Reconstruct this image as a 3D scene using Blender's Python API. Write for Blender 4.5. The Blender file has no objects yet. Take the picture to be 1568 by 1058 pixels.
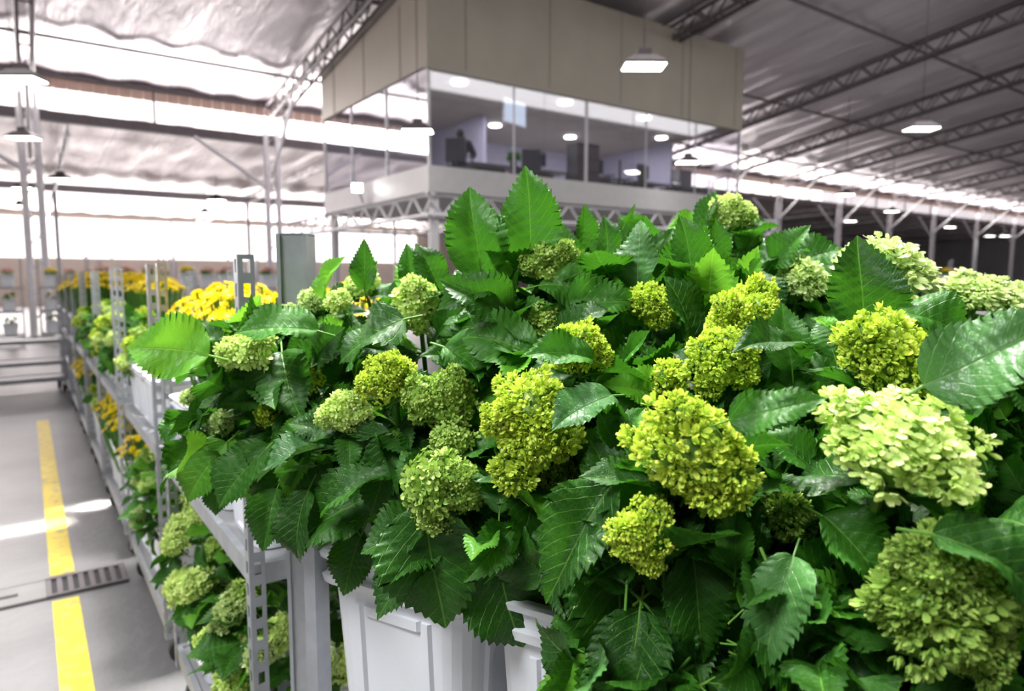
import bpy, math, random
import numpy as np
from mathutils import Vector, Matrix
random.seed(11)
RND = random.Random(5)
sc = bpy.context.scene
YAW = math.radians(35.4)
CY, SY = math.cos(YAW), math.sin(YAW)

def S(x, y, z):
    """display-stand frame (turned 35 deg from the hall axes) -> hall coordinates (X across, Y along the aisle)"""
    return Vector((x*CY + y*SY, -x*SY + y*CY, z))

# ------------------------------------------------------------------ materials
def new_mat(name):
    m = bpy.data.materials.new(name); m.use_nodes = True
    nt = m.node_tree; nt.nodes.clear()
    return m, nt, nt.nodes, nt.links

def math_node(N, L, op, a, b=None, c=None, clamp=False):
    n = N.new('ShaderNodeMath'); n.operation = op; n.use_clamp = clamp
    for i, v in enumerate((a, b, c)):
        if v is None: continue
        if isinstance(v, (int, float)): n.inputs[i].default_value = v
        else: L.new(v, n.inputs[i])
    return n.outputs[0]

def mixcol(N, L, f, a, b):
    n = N.new('ShaderNodeMix'); n.data_type = 'RGBA'
    for idx, v in ((0, f), (6, a), (7, b)):
        if isinstance(v, (int, float)): n.inputs[idx].default_value = v
        elif isinstance(v, tuple): n.inputs[idx].default_value = (v[0], v[1], v[2], 1)
        else: L.new(v, n.inputs[idx])
    return n.outputs[2]

def simple_mat(name, col, rough=.5, metal=0., vary=.15, nscale=6., bump=0., bscale=30., stretch=(1, 1, 1), col2=None):
    m, nt, N, L = new_mat(name)
    out = N.new('ShaderNodeOutputMaterial'); p = N.new('ShaderNodeBsdfPrincipled')
    p.inputs['Roughness'].default_value = rough; p.inputs['Metallic'].default_value = metal
    tc = N.new('ShaderNodeTexCoord'); mp = N.new('ShaderNodeMapping'); mp.inputs['Scale'].default_value = stretch
    L.new(tc.outputs['Object'], mp.inputs[0])
    nz = N.new('ShaderNodeTexNoise'); nz.inputs['Scale'].default_value = nscale; nz.inputs['Detail'].default_value = 5
    L.new(mp.outputs[0], nz.inputs['Vector'])
    c2 = col2 if col2 else tuple(c*(1-vary*2) for c in col)
    c1 = tuple(min(1, c*(1+vary)) for c in col)
    L.new(mixcol(N, L, nz.outputs[0], c1, c2), p.inputs['Base Color'])
    if bump:
        n2 = N.new('ShaderNodeTexNoise'); n2.inputs['Scale'].default_value = bscale; n2.inputs['Detail'].default_value = 4
        L.new(mp.outputs[0], n2.inputs['Vector'])
        b = N.new('ShaderNodeBump'); b.inputs['Strength'].default_value = bump; b.inputs['Distance'].default_value = .05
        L.new(n2.outputs[0], b.inputs['Height']); L.new(b.outputs[0], p.inputs['Normal'])
    L.new(p.outputs[0], out.inputs[0])
    return m

def emit_mat(name, col, s):
    m, nt, N, L = new_mat(name)
    out = N.new('ShaderNodeOutputMaterial'); e = N.new('ShaderNodeEmission')
    e.inputs[0].default_value = (*col, 1); e.inputs[1].default_value = s
    L.new(e.outputs[0], out.inputs[0]); return m

def leaf_material(name, c0, c1, vein, trans_col, trans=.22, rough=.40, veinmix=.72):
    m, nt, N, L = new_mat(name)
    out = N.new('ShaderNodeOutputMaterial'); p = N.new('ShaderNodeBsdfPrincipled')
    p.inputs['Roughness'].default_value = rough
    p.inputs['Specular IOR Level'].default_value = .30
    tc = N.new('ShaderNodeTexCoord'); sp = N.new('ShaderNodeSeparateXYZ'); L.new(tc.outputs['UV'], sp.inputs[0])
    ax = math_node(N, L, 'ABSOLUTE', sp.outputs[0])
    mid = math_node(N, L, 'SUBTRACT', 1.0, math_node(N, L, 'DIVIDE', ax, .012), clamp=True)
    ph = math_node(N, L, 'MULTIPLY', math_node(N, L, 'SUBTRACT', sp.outputs[1], math_node(N, L, 'MULTIPLY', ax, .95)), 9.)
    fr = math_node(N, L, 'FRACT', ph)
    d = math_node(N, L, 'SUBTRACT', .5, math_node(N, L, 'ABSOLUTE', math_node(N, L, 'SUBTRACT', fr, .5)))
    side = math_node(N, L, 'SUBTRACT', 1.0, math_node(N, L, 'DIVIDE', d, .06), clamp=True)
    side = math_node(N, L, 'MULTIPLY', side, .75)
    main = math_node(N, L, 'MAXIMUM', mid, side)
    vo = N.new('ShaderNodeTexVoronoi'); vo.feature = 'DISTANCE_TO_EDGE'; vo.inputs['Scale'].default_value = 34
    L.new(tc.outputs['UV'], vo.inputs['Vector'])
    ter = math_node(N, L, 'MULTIPLY', math_node(N, L, 'SUBTRACT', 1.0, math_node(N, L, 'DIVIDE', vo.outputs[0], .09), clamp=True), .22)
    tot = math_node(N, L, 'MAXIMUM', main, ter)
    oi = N.new('ShaderNodeObjectInfo')
    base = mixcol(N, L, math_node(N, L, 'POWER', oi.outputs['Random'], 1.7), c0, c1)
    nz = N.new('ShaderNodeTexNoise'); nz.inputs['Scale'].default_value = 5
    L.new(tc.outputs['UV'], nz.inputs['Vector'])
    base = mixcol(N, L, math_node(N, L, 'MULTIPLY', nz.outputs[0], .3), base, c1)
    col = mixcol(N, L, math_node(N, L, 'MULTIPLY', tot, veinmix), base, vein)
    L.new(col, p.inputs['Base Color'])
    b = N.new('ShaderNodeBump'); b.invert = True; b.inputs['Strength'].default_value = .55; b.inputs['Distance'].default_value = .002
    hgt = math_node(N, L, 'ADD', main, math_node(N, L, 'MULTIPLY', ter, .7))
    L.new(hgt, b.inputs['Height']); L.new(b.outputs[0], p.inputs['Normal'])
    t = N.new('ShaderNodeBsdfTranslucent'); L.new(mixcol(N, L, math_node(N, L, 'MULTIPLY', tot, .5), trans_col, vein), t.inputs[0])
    mx = N.new('ShaderNodeMixShader'); mx.inputs[0].default_value = trans
    L.new(p.outputs[0], mx.inputs[1]); L.new(t.outputs[0], mx.inputs[2]); L.new(mx.outputs[0], out.inputs[0])
    return m

def petal_material(name, lo, hi, alt, trans=.25):
    m, nt, N, L = new_mat(name)
    out = N.new('ShaderNodeOutputMaterial'); p = N.new('ShaderNodeBsdfPrincipled')
    p.inputs['Roughness'].default_value = .45; p.inputs['Specular IOR Level'].default_value = .35
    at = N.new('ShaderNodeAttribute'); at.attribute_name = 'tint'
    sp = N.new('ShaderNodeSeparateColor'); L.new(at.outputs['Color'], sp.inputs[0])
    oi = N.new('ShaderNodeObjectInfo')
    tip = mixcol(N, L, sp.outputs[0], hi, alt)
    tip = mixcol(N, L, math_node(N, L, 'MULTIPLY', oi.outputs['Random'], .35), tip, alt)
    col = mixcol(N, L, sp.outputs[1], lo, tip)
    L.new(col, p.inputs['Base Color'])
    t = N.new('ShaderNodeBsdfTranslucent'); L.new(col, t.inputs[0])
    mx = N.new('ShaderNodeMixShader'); mx.inputs[0].default_value = trans
    L.new(p.outputs[0], mx.inputs[1]); L.new(t.outputs[0], mx.inputs[2]); L.new(mx.outputs[0], out.inputs[0])
    return m

M_leaf = leaf_material('leaf_green', (.007, .042, .006), (.036, .165, .010), (.20, .46, .06), (.10, .40, .02), .18)
M_leaf_b = leaf_material('leaf_fresh', (.055, .23, .015), (.13, .42, .02), (.36, .62, .1), (.28, .70, .04), .32)
M_leaf_p = leaf_material('leaf_greyish', (.04, .14, .035), (.07, .20, .045), (.24, .44, .14), (.12, .3, .05), .12, rough=.32)
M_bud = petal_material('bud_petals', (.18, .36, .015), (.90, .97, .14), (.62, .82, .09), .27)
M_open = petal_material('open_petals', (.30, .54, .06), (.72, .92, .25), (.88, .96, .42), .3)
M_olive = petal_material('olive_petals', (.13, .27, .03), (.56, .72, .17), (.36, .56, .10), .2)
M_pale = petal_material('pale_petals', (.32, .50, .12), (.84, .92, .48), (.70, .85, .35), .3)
M_yel = petal_material('yellow_mum_petals', (.80, .55, .0), (.95, .78, .0), (.95, .72, .0), .25)
M_pink = petal_material('pink_petals', (.5, .15, .12), (.75, .35, .32), (.85, .7, .6))
M_core = simple_mat('flower_core', (.11, .23, .02), .7)
M_stem = simple_mat('stem_green', (.09, .26, .03), .5)
M_plastic = simple_mat('white_plastic', (.82, .84, .88), .35, vary=.04, nscale=9, bump=.03)
M_galv = simple_mat('galvanised_steel', (.46, .48, .51), .42, metal=.55, vary=.15, nscale=25)
M_shelf = simple_mat('shelf_sheet', (.42, .42, .43), .5, metal=.4)
M_dark = simple_mat('dark_rubber', (.03, .03, .03), .6)
M_white = simple_mat('white_paint', (.82, .81, .84), .45, vary=.06)
M_trussd = simple_mat('grey_truss_paint', (.14, .12, .13), .5, vary=.15)
M_cell = emit_mat('lamp_panel', (1., .98, .92), 16)
M_cell2 = emit_mat('office_downlight', (1., .98, .95), 9)

# ------------------------------------------------------------------ mesh builder
class MB:
    def __init__(s): s.v = []; s.f = []; s.m = []
    def quad(s, pts, mi=0):
        n = len(s.v); s.v += [tuple(p) for p in pts]; s.f.append(tuple(range(n, n+len(pts)))); s.m.append(mi)
    def box(s, x0, x1, y0, y1, z0, z1, mi=0, M=None):
        n = len(s.v)
        pts = [(x0,y0,z0),(x1,y0,z0),(x1,y1,z0),(x0,y1,z0),(x0,y0,z1),(x1,y0,z1),(x1,y1,z1),(x0,y1,z1)]
        if M is not None: pts = [tuple(M @ Vector(p)) for p in pts]
        s.v += pts
        for f in ((0,3,2,1),(4,5,6,7),(0,1,5,4),(1,2,6,5),(2,3,7,6),(3,0,4,7)):
            s.f.append(tuple(n+i for i in f)); s.m.append(mi)
    def tube(s, a, b, r, seg=6, mi=0, r2=None):
        a = Vector(a); b = Vector(b); r2 = r if r2 is None else r2
        d = (b-a).normalized(); up = Vector((0,0,1)) if abs(d.z) < .9 else Vector((1,0,0))
        x = d.cross(up).normalized(); y = d.cross(x)
        n = len(s.v)
        for i in range(seg):
            t = 2*math.pi*i/seg
            o = x*math.cos(t)+y*math.sin(t)
            s.v.append(tuple(a+o*r)); s.v.append(tuple(b+o*r2))
        for i in range(seg):
            j = (i+1) % seg
            s.f.append((n+2*i, n+2*j, n+2*j+1, n+2*i+1)); s.m.append(mi)
        s.f.append(tuple(n+2*i for i in range(seg))); s.m.append(mi)
        s.f.append(tuple(n+2*i+1 for i in reversed(range(seg)))); s.m.append(mi)
    def ell(s, c, r, mi=0, seg=12, rings=8, fn=None):
        n = len(s.v)
        for i in range(rings+1):
            th = math.pi*i/rings
            for j in range(seg):
                ph = 2*math.pi*j/seg
                p = Vector((math.sin(th)*math.cos(ph), math.sin(th)*math.sin(ph), math.cos(th)))
                if fn: p = fn(p)
                s.v.append((c[0]+p.x*r[0], c[1]+p.y*r[1], c[2]+p.z*r[2]))
        for i in range(rings):
            for j in range(seg):
                k = (j+1) % seg
                s.f.append((n+i*seg+j, n+(i+1)*seg+j, n+(i+1)*seg+k, n+i*seg+k)); s.m.append(mi)
    def mesh(s, name, mats, smooth=False):
        me = bpy.data.meshes.new(name); me.from_pydata(s.v, [], s.f)
        for m in mats: me.materials.append(m)
        me.polygons.foreach_set('material_index', s.m)
        if smooth: me.polygons.foreach_set('use_smooth', [True]*len(s.f))
        me.update(); return me

def add(name, me, parent=None, loc=(0,0,0), rz=0., scale=None):
    o = bpy.data.objects.new(name, me); sc.collection.objects.link(o)
    o.location = loc; o.rotation_euler = (0, 0, rz)
    if scale: o.scale = scale
    if parent: o.parent = parent
    return o

def empty(name, loc=(0,0,0)):
    o = bpy.data.objects.new(name, None); o.empty_display_size = .05; sc.collection.objects.link(o); o.location = loc
    return o

# ------------------------------------------------------------------ leaf meshes
def leaf_mesh(name, fold, bend, wave, twist, w, mat, seed, NT=16, sub=4, cols=4):
    r = random.Random(seed)
    rows = NT*sub+1
    raw = lambda t: (t**.60)*((1-t)**1.06)
    mx = raw(.60/1.66)
    V = []; U = []; F = []
    ncol = 2*cols+1
    asym = r.uniform(-.06, .06)
    for i in range(rows):
        t = i/(rows-1); env = raw(t)/mx if 0 < t < 1 else 0.0
        hw = w*env*(1-.18*max(0, (t-.65)/.35))
        fr = (i % sub)/(sub-1)
        tooth = .042*min(1, env*1.6)*(fr-.15)*(1 if i > 3 else 0)
        a = bend*t
        if abs(bend) > 1e-3: yc = math.sin(a)/bend; zc = -(1-math.cos(a))/bend
        else: yc = t; zc = 0
        tw = twist*t
        sway = .05*math.sin(t*3+seed)*t
        for j in range(-cols, cols+1):
            s = j/cols; aw = abs(s)
            x = s*hw*(1+asym*s); dy = 0
            if aw == 1 and env > 0: x += math.copysign(tooth, s); dy = tooth*1.0
            ph = (t-aw*hw*.95)*9
            q = .022*abs(math.sin(math.pi*ph))*min(1, aw*4)*env
            z = fold*abs(x)*(1-.35*aw) + q + wave*math.sin(t*9+s*1.7+seed)*aw*hw
            x2 = x*math.cos(tw)-z*math.sin(tw)+sway; z2 = x*math.sin(tw)+z*math.cos(tw)
            V.append((x2, yc+dy*math.cos(a)+z2*math.sin(a), zc+z2*math.cos(a)-dy*math.sin(a))); U.append((x, t))
    for i in range(rows-1):
        for j in range(ncol-1):
            a = i*ncol+j; F.append((a, a+1, a+ncol+1, a+ncol))
    n = len(V)                       # petiole + raised midrib underneath
    for (y, z, rr) in ((-.22, -.05, .016), (0, -.004, .014), (.25, -.016-bend*.035, .008)):
        for k in range(5):
            t = 2*math.pi*k/5; V.append((math.cos(t)*rr, y, z+math.sin(t)*rr)); U.append((0, .1))
    for q in range(2):
        for k in range(5):
            l = (k+1) % 5; F.append((n+q*5+k, n+q*5+l, n+(q+1)*5+l, n+(q+1)*5+k))
    me = bpy.data.meshes.new(name); me.from_pydata(V, [], F)
    uv = me.uv_layers.new(name='UVMap')
    li = np.zeros(len(me.loops), dtype=np.int32); me.loops.foreach_get('vertex_index', li)
    uv.data.foreach_set('uv', np.array(U, dtype=np.float32)[li].ravel())
    me.materials.append(mat); me.polygons.foreach_set('use_smooth', [True]*len(F)); me.update()
    return me

params = [(.45,.5,.22,.1,.34),(.65,.9,.28,-.25,.32),(.3,.3,.24,.2,.36),(.8,.6,.22,.1,.33),(.5,1.2,.3,.2,.35),(.25,.8,.34,-.35,.36),(.6,.15,.22,.15,.32),(.4,1.0,.38,.4,.34)]
LEAF = [leaf_mesh('hydrangea_leaf', *p, M_leaf, i) for i, p in enumerate(params)]
LEAFB = [leaf_mesh('hydrangea_leaf_fresh', *p, M_leaf_b, i) for i, p in enumerate(params[:4])]
LEAFP = [leaf_mesh('hydrangea_leaf_grey', *p, M_leaf_p, i) for i, p in enumerate(params[:3])]

def place_leaf(me, base, tip, nrm, parent, ws=1.0, name='leaf'):
    d = tip-base; L = d.length
    if L < 1e-5: return
    y = d/L; z = (nrm - y*nrm.dot(y))
    if z.length < 1e-4: z = Vector((0,0,1)).cross(y)
    z.normalize(); x = y.cross(z)
    M = Matrix(((x.x*L*ws, y.x*L, z.x*L, base.x), (x.y*L*ws, y.y*L, z.y*L, base.y), (x.z*L*ws, y.z*L, z.z*L, base.z), (0,0,0,1)))
    o = bpy.data.objects.new(name, me); sc.collection.objects.link(o)
    if parent: o.parent = parent; M = Matrix.Translation(-parent.location) @ M
    o.matrix_basis = M
    return o

# ------------------------------------------------------------------ flower heads
def bud_floret(opening, hh=1.0):
    v = []; f = []; g = []
    for k in range(4):
        a = math.pi/2*k; c, s = math.cos(a), math.sin(a)
        pts = [(.04,0,0,0.),(.32,-.30,.42*hh,.55),(.48,0,.45*hh,.7),(.32,.30,.42*hh,.55),(opening*.8+.12,-.1,.9*hh,1.),(opening*.8+.12,.1,.9*hh,1.)]
        n = len(v)
        for (x,y,z,q) in pts: v.append((x*c-y*s, x*s+y*c, z)); g.append(q)
        f += [(n,n+1,n+2),(n,n+2,n+3),(n+1,n+4,n+2),(n+2,n+5,n+3),(n+2,n+4,n+5)]
    return np.array(v), f, np.array(g)
def open_floret(cup):
    v = []; f = []; g = []
    for k in range(4):
        a = math.pi/2*k+.12; c, s = math.cos(a), math.sin(a)
        pts = [(.62,0,cup*.5,.75),(0.03,0,0,.0),(.34,-.3,cup*.25,.5),(.72,-.44,cup*.7,.9),(1.0,-.26,cup*1.05,1),(1.08,0,cup,1),(1.0,.26,cup*1.05,1),(.72,.44,cup*.7,.9),(.34,.3,cup*.25,.5)]
        n = len(v)
        for (x,y,z,q) in pts: v.append((x*c-y*s, x*s+y*c, z + .03*k)); g.append(q)
        for i in range(1, 9): f.append((n, n+i, n+(i % 8)+1))
    n = len(v)
    for (x,y,z) in ((.1,0,.1),(0,.1,.1),(-.1,0,.1),(0,-.1,.1),(0,0,.24)): v.append((x,y,z)); g.append(.35)
    for i in range(4): f.append((n+i, n+(i+1) % 4, n+4))
    return np.array(v), f, np.array(g)

def head_mesh(name, kind, n, size, mat, seed, zmin=-.45, lump=.2):
    r = random.Random(seed)
    if kind == 'bud': T = [bud_floret(.0), bud_floret(.05), bud_floret(.25), bud_floret(.5), open_floret(1.1)]
    elif kind == 'long': T = [bud_floret(.2, 1.5), bud_floret(.45, 1.5), bud_floret(.7, 1.3), open_floret(1.2)]
    elif kind == 'mix': T = [bud_floret(.3, 1.3), bud_floret(.6, 1.2), open_floret(.7), open_floret(1.0)]
    else: T = [open_floret(.25), open_floret(.5), open_floret(.85)]
    lc = []
    for i in range(16):
        th = math.acos(1-2*(i+.5)/16*.78); ph = i*2.39996+r.uniform(-.3,.3)
        lc.append((Vector((math.sin(th)*math.cos(ph), math.sin(th)*math.sin(ph), math.cos(th))), r.uniform(.3, 1.3)))
    V = []; F = []; C = []; off = 0
    tot = int(n*2/(1-zmin))
    for i in range(tot):
        z = 1-2*(i+.5)/tot
        if z < zmin: break
        ph = i*2.39996
        d = Vector((math.sqrt(1-z*z)*math.cos(ph), math.sqrt(1-z*z)*math.sin(ph), z))
        d = (d+Vector((r.gauss(0,.05), r.gauss(0,.05), r.gauss(0,.05)))).normalized()
        b = max(max(0, 1-((d-c).length/.42)**2)*h for c, h in lc)
        R = 1-lump+lump*b*1.15 + r.uniform(-.07,.05) - size*.5
        ax = (d + Vector((r.gauss(0,.32), r.gauss(0,.32), r.gauss(0,.32)))).normalized()
        t = r.uniform(0, 6.28); up = Vector((math.cos(t), math.sin(t), .3))
        x = ax.cross(up).normalized(); y = ax.cross(x)
        tv, tf, tg = r.choice(T)
        s = size*r.uniform(.7, 1.25)
        B = np.array([list(x), list(y), list(ax)])
        pv = tv @ B*s + np.array(list(d*R))
        V.append(pv); F += [tuple(q+off for q in ff) for ff in tf]; off += len(tv)
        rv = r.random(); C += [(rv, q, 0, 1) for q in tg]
    V = np.vstack(V)
    nf = len(F)
    mb = MB()
    mb.ell((0,0,0), (1-lump-size*.35,)*3, 0, 14, 10)
    for c, h in lc: mb.tube((0,0,-.75), tuple(c*(.8)), .05, 5, 0)
    mb.tube((0,0,-1.3), (0,0,-.5), .06, 6, 0)
    V = np.vstack([V, np.array(mb.v)]); F += [tuple(q+off for q in ff) for ff in mb.f]
    C += [(.5, 0, 0, 1)]*len(mb.v)
    me = bpy.data.meshes.new(name); me.from_pydata(V.tolist(), [], F)
    at = me.color_attributes.new('tint', 'FLOAT_COLOR', 'POINT'); at.data.foreach_set('color', np.array(C, dtype=np.float32).ravel())
    me.materials.append(mat); me.materials.append(M_core)
    me.polygons.foreach_set('material_index', [0]*nf+[1]*(len(F)-nf)); me.update()
    return me

HEAD = {
 'bud': [head_mesh('hydrangea_bud_head', 'bud', 640, .12, M_bud, s, lump=.3) for s in (1, 2, 3)],
 'budS': [head_mesh('hydrangea_small_head', 'bud', 240, .20, M_bud, s, lump=.3) for s in (4, 5)],
 'open': [head_mesh('hydrangea_open_head', 'open', 150, .20, M_open, s, lump=.28) for s in (6, 7)],
 'big': [head_mesh('hydrangea_large_head', 'open', 420, .115, M_open, s, lump=.34) for s in (16,)],
 'olive': [head_mesh('hydrangea_olive_head', 'open', 200, .16, M_olive, s, lump=.28) for s in (8, 9)],
 'obud': [head_mesh('hydrangea_olive_bud_head', 'long', 520, .125, M_olive, s, lump=.32) for s in (10, 11)],
 'pale': [head_mesh('hydrangea_pale_head', 'mix', 300, .15, M_pale, s, lump=.25) for s in (12, 13)],
}
def place_head(kind, pos, r, axis, parent, squash=1., idx=None):
    me = HEAD[kind][RND.randrange(len(HEAD[kind])) if idx is None else idx]
    q = axis.to_track_quat('Z', 'Y').to_matrix().to_4x4()
    M = Matrix.Translation(pos) @ q @ Matrix.Rotation(RND.uniform(0, 6.28), 4, 'Z') @ Matrix.Diagonal((r*RND.uniform(.95,1.18), r*RND.uniform(.84,1.0), r*squash, 1))
    o = bpy.data.objects.new('flower_head', me); sc.collection.objects.link(o)
    if parent: o.parent = parent; M = Matrix.Translation(-parent.location) @ M
    o.matrix_basis = M
    return o

# ------------------------------------------------------------------ buckets
def rrect(h, rad, z, seg=4):
    out = []
    for cx, cy, a0 in ((h-rad, h-rad, 0), (-h+rad, h-rad, 90), (-h+rad, -h+rad, 180), (h-rad, -h+rad, 270)):
        for i in range(seg+1):
            a = math.radians(a0+90*i/seg); out.append((cx+rad*math.cos(a), cy+rad*math.sin(a), z))
    return out
def bucket_mesh(name, H=.4, hb=.115, ht=.143, mat=M_plastic):
    mb = MB()
    loops = [(hb-.01,0,.03),(hb,.008,.035),(ht-.01,H*.86,.04),(ht+.006,H*.865,.042),(ht+.009,H*.90,.042),(ht-.002,H*.905,.04),(ht,H*.965,.04),(ht+.010,H*.968,.042),(ht+.012,H*.992,.042),(ht+.006,H,.042),(ht-.004,H,.04),(ht-.008,H*.95,.038),(hb-.004,.02,.03)]
    n = 20
    for h, z, rad in loops: mb.v += rrect(h, rad, z)
    for i in range(len(loops)-1):
        for j in range(n):
            k = (j+1) % n; mb.f.append((i*n+j, i*n+k, (i+1)*n+k, (i+1)*n+j)); mb.m.append(0)
    mb.f.append(tuple(reversed(range(n)))); mb.m.append(0)
    mb.f.append(tuple((len(loops)-1)*n+j for j in range(n))); mb.m.append(0)
    lerp = lambda z: hb+(ht-.01-hb)*(z/(H*.86))
    for q in range(4):
        R = Matrix.Rotation(q*math.pi/2, 4, 'Z')
        for (x0, x1, z0, z1) in ((-.075,-.055,.03,H*.8),(.055,.075,.03,H*.8),(-.055,.055,H*.76,H*.8),(-.055,.055,.03,.045)):
            e = .006; pts = []
            for zz in (z0, z1):
                yy = -lerp(zz); pts += [(x0, yy+.002, zz), (x1, yy+.002, zz), (x1-.005, yy-e, zz), (x0+.005, yy-e, zz)]
            m = len(mb.v); mb.v += [tuple(R @ Vector(p)) for p in pts]
            for f in ((0,1,5,4),(1,2,6,5),(2,3,7,6),(3,0,4,7),(0,3,2,1),(4,5,6,7)): mb.f.append(tuple(m+i for i in f)); mb.m.append(0)
    return mb.mesh(name, [mat], False)
ME_BUCKET = bucket_mesh('flower_bucket')

# ------------------------------------------------------------------ trolleys
def perf_strip(mb, x, y, z0, z1, w, axis):
    t = .0018; step = .05
    def bx(a0, a1, b0, b1):
        if axis == 'x': mb.box(x+a0, x+a1, y-t, y+t, b0, b1)
        else: mb.box(x-t, x+t, y+a0, y+a1, b0, b1)
    bx(0, w*.28, z0, z1); bx(w*.72, w, z0, z1)
    z = z0
    while z < z1:
        bx(w*.28, w*.72, z, min(z+.022, z1)); z += step
def trolley_mesh(Lx, Dy, shelves, top, postw=.032, solid_corner=0):
    mb = MB(); hx, hy = Lx/2, Dy/2
    for sx in (-1, 1):
        for sy in (-1, 1):
            if solid_corner and sx == -1 and sy == -1:
                t = solid_corner
                mb.box(-hx-.004, -hx+.020, -hy-.004, -hy+.0, .14, t)
                mb.box(-hx-.004, -hx, -hy, -hy+.025, .14, t); mb.box(-hx+.016, -hx+.020, -hy, -hy+.025, .14, t)
                continue
            perf_strip(mb, hx*sx-(postw if sx > 0 else 0), hy*sy, .14, top, postw, 'x')
            perf_strip(mb, hx*sx, hy*sy-(postw if sy > 0 else 0), .14, top, postw, 'y')
    for z in shelves:
        mb.box(-hx+.005, hx-.005, -hy+.005, hy-.005, z-.012, z, 1)
        mb.box(-hx+.003, hx-.003, -hy+.003, -hy+.02, z-.035, z+.012); mb.box(-hx+.003, hx-.003, hy-.02, hy-.003, z-.035, z+.012)
        mb.box(-hx+.003, -hx+.02, -hy+.02, hy-.02, z-.035, z+.012); mb.box(hx-.02, hx-.003, -hy+.02, hy-.02, z-.035, z+.012)
    for sx in (-1, 1):
        for sy in (-1, 1):
            cx, cyy = sx*(hx-.07), sy*(hy-.07)
            mb.tube((cx-.014, cyy, .055), (cx+.014, cyy, .055), .055, 14, 2)
            mb.box(cx-.022, cx-.018, cyy-.02, cyy+.02, .045, .145); mb.box(cx+.018, cx+.022, cyy-.02, cyy+.02, .045, .145)
            mb.box(cx-.03, cx+.03, cyy-.03, cyy+.03, .14, .15)
    return mb.mesh('flower_trolley', [M_galv, M_shelf, M_dark])

RZ = math.radians(-65.4)
add('flower_trolley', trolley_mesh(1.24, .6, (.20, .68), .80, solid_corner=1.14), None, S(.365, .985, 0), RZ)
add('flower_trolley', trolley_mesh(1.30, .6, (.20, .68), .9), None, S(1.02, 1.50, 0), RZ)
# free-standing rack upright behind the left-hand bunches
mb = MB(); w_ = .028
mb.box(-w_, w_, -w_, -w_+.003, .006, 1.585); mb.box(-w_, -w_+.003, -w_, w_, .006, 1.585); mb.box(w_-.003, w_, -w_, w_, .006, 1.585)
mb.box(-w_, w_, -w_, w_, 1.582, 1.586); mb.box(-w_+.003, -w_+.012, w_-.003, w_, .006, 1.58); mb.box(w_-.012, w_-.003, w_-.003, w_, .006, 1.58)
mb.box(-w_-.001, -w_+.006, -w_-.006, -w_, .006, 1.585); mb.box(w_-.006, w_+.001, -w_-.006, -w_, .006, 1.585)
mb.box(-.06, .06, -.06, .06, 0, .006)
add('rack_upright', mb.mesh('rack_upright', [M_galv, M_dark]), None, (.437, 1.34, 0), -YAW)

bk = []
for row in (0, 1):
    for i in range(4):
        x = -.115+.268*i+.135*row; y = 1.098-.155*i+.234*row
        bk.append((x, y)); add('flower_bucket', ME_BUCKET, None, S(x, y, .68), RZ)
for row in (0, 1):
    for i in range(4):
        x = .55+.268*i+.135*row; y = 1.618-.155*i+.234*row
        bk.append((x, y)); add('flower_bucket', ME_BUCKET, None, S(x, y, .68), RZ)

bunches = [empty('hydrangea_bunch', S(x, y, 1.05)) for x, y in bk]
stems = [MB() for _ in bk]
def near(x, y):
    return min(range(len(bk)), key=lambda i: (bk[i][0]-x)**2+(bk[i][1]-y)**2)

# heads on the front display: x, y, z (stand frame, metres), radius, kind, squash
heads = [
 (-.161,1.12,1.456,.046,'open',.95),(-.42,1.1,1.384,.046,'open',.8),(-.285,1.3,1.487,.034,'open',.9),(-.248,1.0,1.299,.038,'open',1),
 (-.176,.95,1.359,.041,'bud',1),(-.094,.94,1.328,.054,'olive',.85),(-.097,.85,1.236,.055,'olive',.95),(.054,1.05,1.526,.044,'olive',.9),
 (.091,.88,1.41,.041,'bud',1.05),(.026,.82,1.338,.062,'bud',.85),(.001,.80,1.268,.030,'budS',1),(.207,1.0,1.462,.037,'bud',1),
 (.298,.9,1.435,.047,'bud',1),(.257,.85,1.40,.048,'bud',1),(.180,.68,1.325,.061,'bud',1.05),(.134,.66,1.248,.037,'bud',1.15),
 (.426,.78,1.41,.060,'bud',.95),(.345,.60,1.350,.084,'big',.62),(.595,1.1,1.512,.085,'pale',.6),(.507,1.2,1.494,.046,'pale',.9),
 (.352,.55,1.228,.066,'obud',1.0),(.42,1.35,1.622,.046,'open',.7),(-.335,1.1,1.337,.027,'budS',1),(-.399,1.1,1.274,.022,'budS',1.2),
 (.309,.74,1.238,.034,'obud',1),(.062,.84,1.244,.031,'obud',1),(.51,.7,1.423,.034,'budS',1),(.203,.88,1.371,.028,'budS',1),
 (-.363,1.25,1.458,.03,'pale',.9),(-.41,1.25,1.434,.022,'pale',1),(.888,1.3,1.469,.08,'pale',.5),(.044,1.0,1.438,.031,'olive',.8),
 (-.081,.9,1.285,.033,'olive',.8),(-.596,1.25,1.279,.02,'pale',1),(-.52,1.2,1.24,.024,'pale',1.2),(.33,.92,1.47,.03,'budS',1.2),
 (1.02,1.35,1.46,.06,'pale',.6),(.75,1.35,1.47,.05,'open',.7),(-.29,1.15,1.46,.026,'open',.9),
]
HP = []
RS = random.Random(77)
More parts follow.
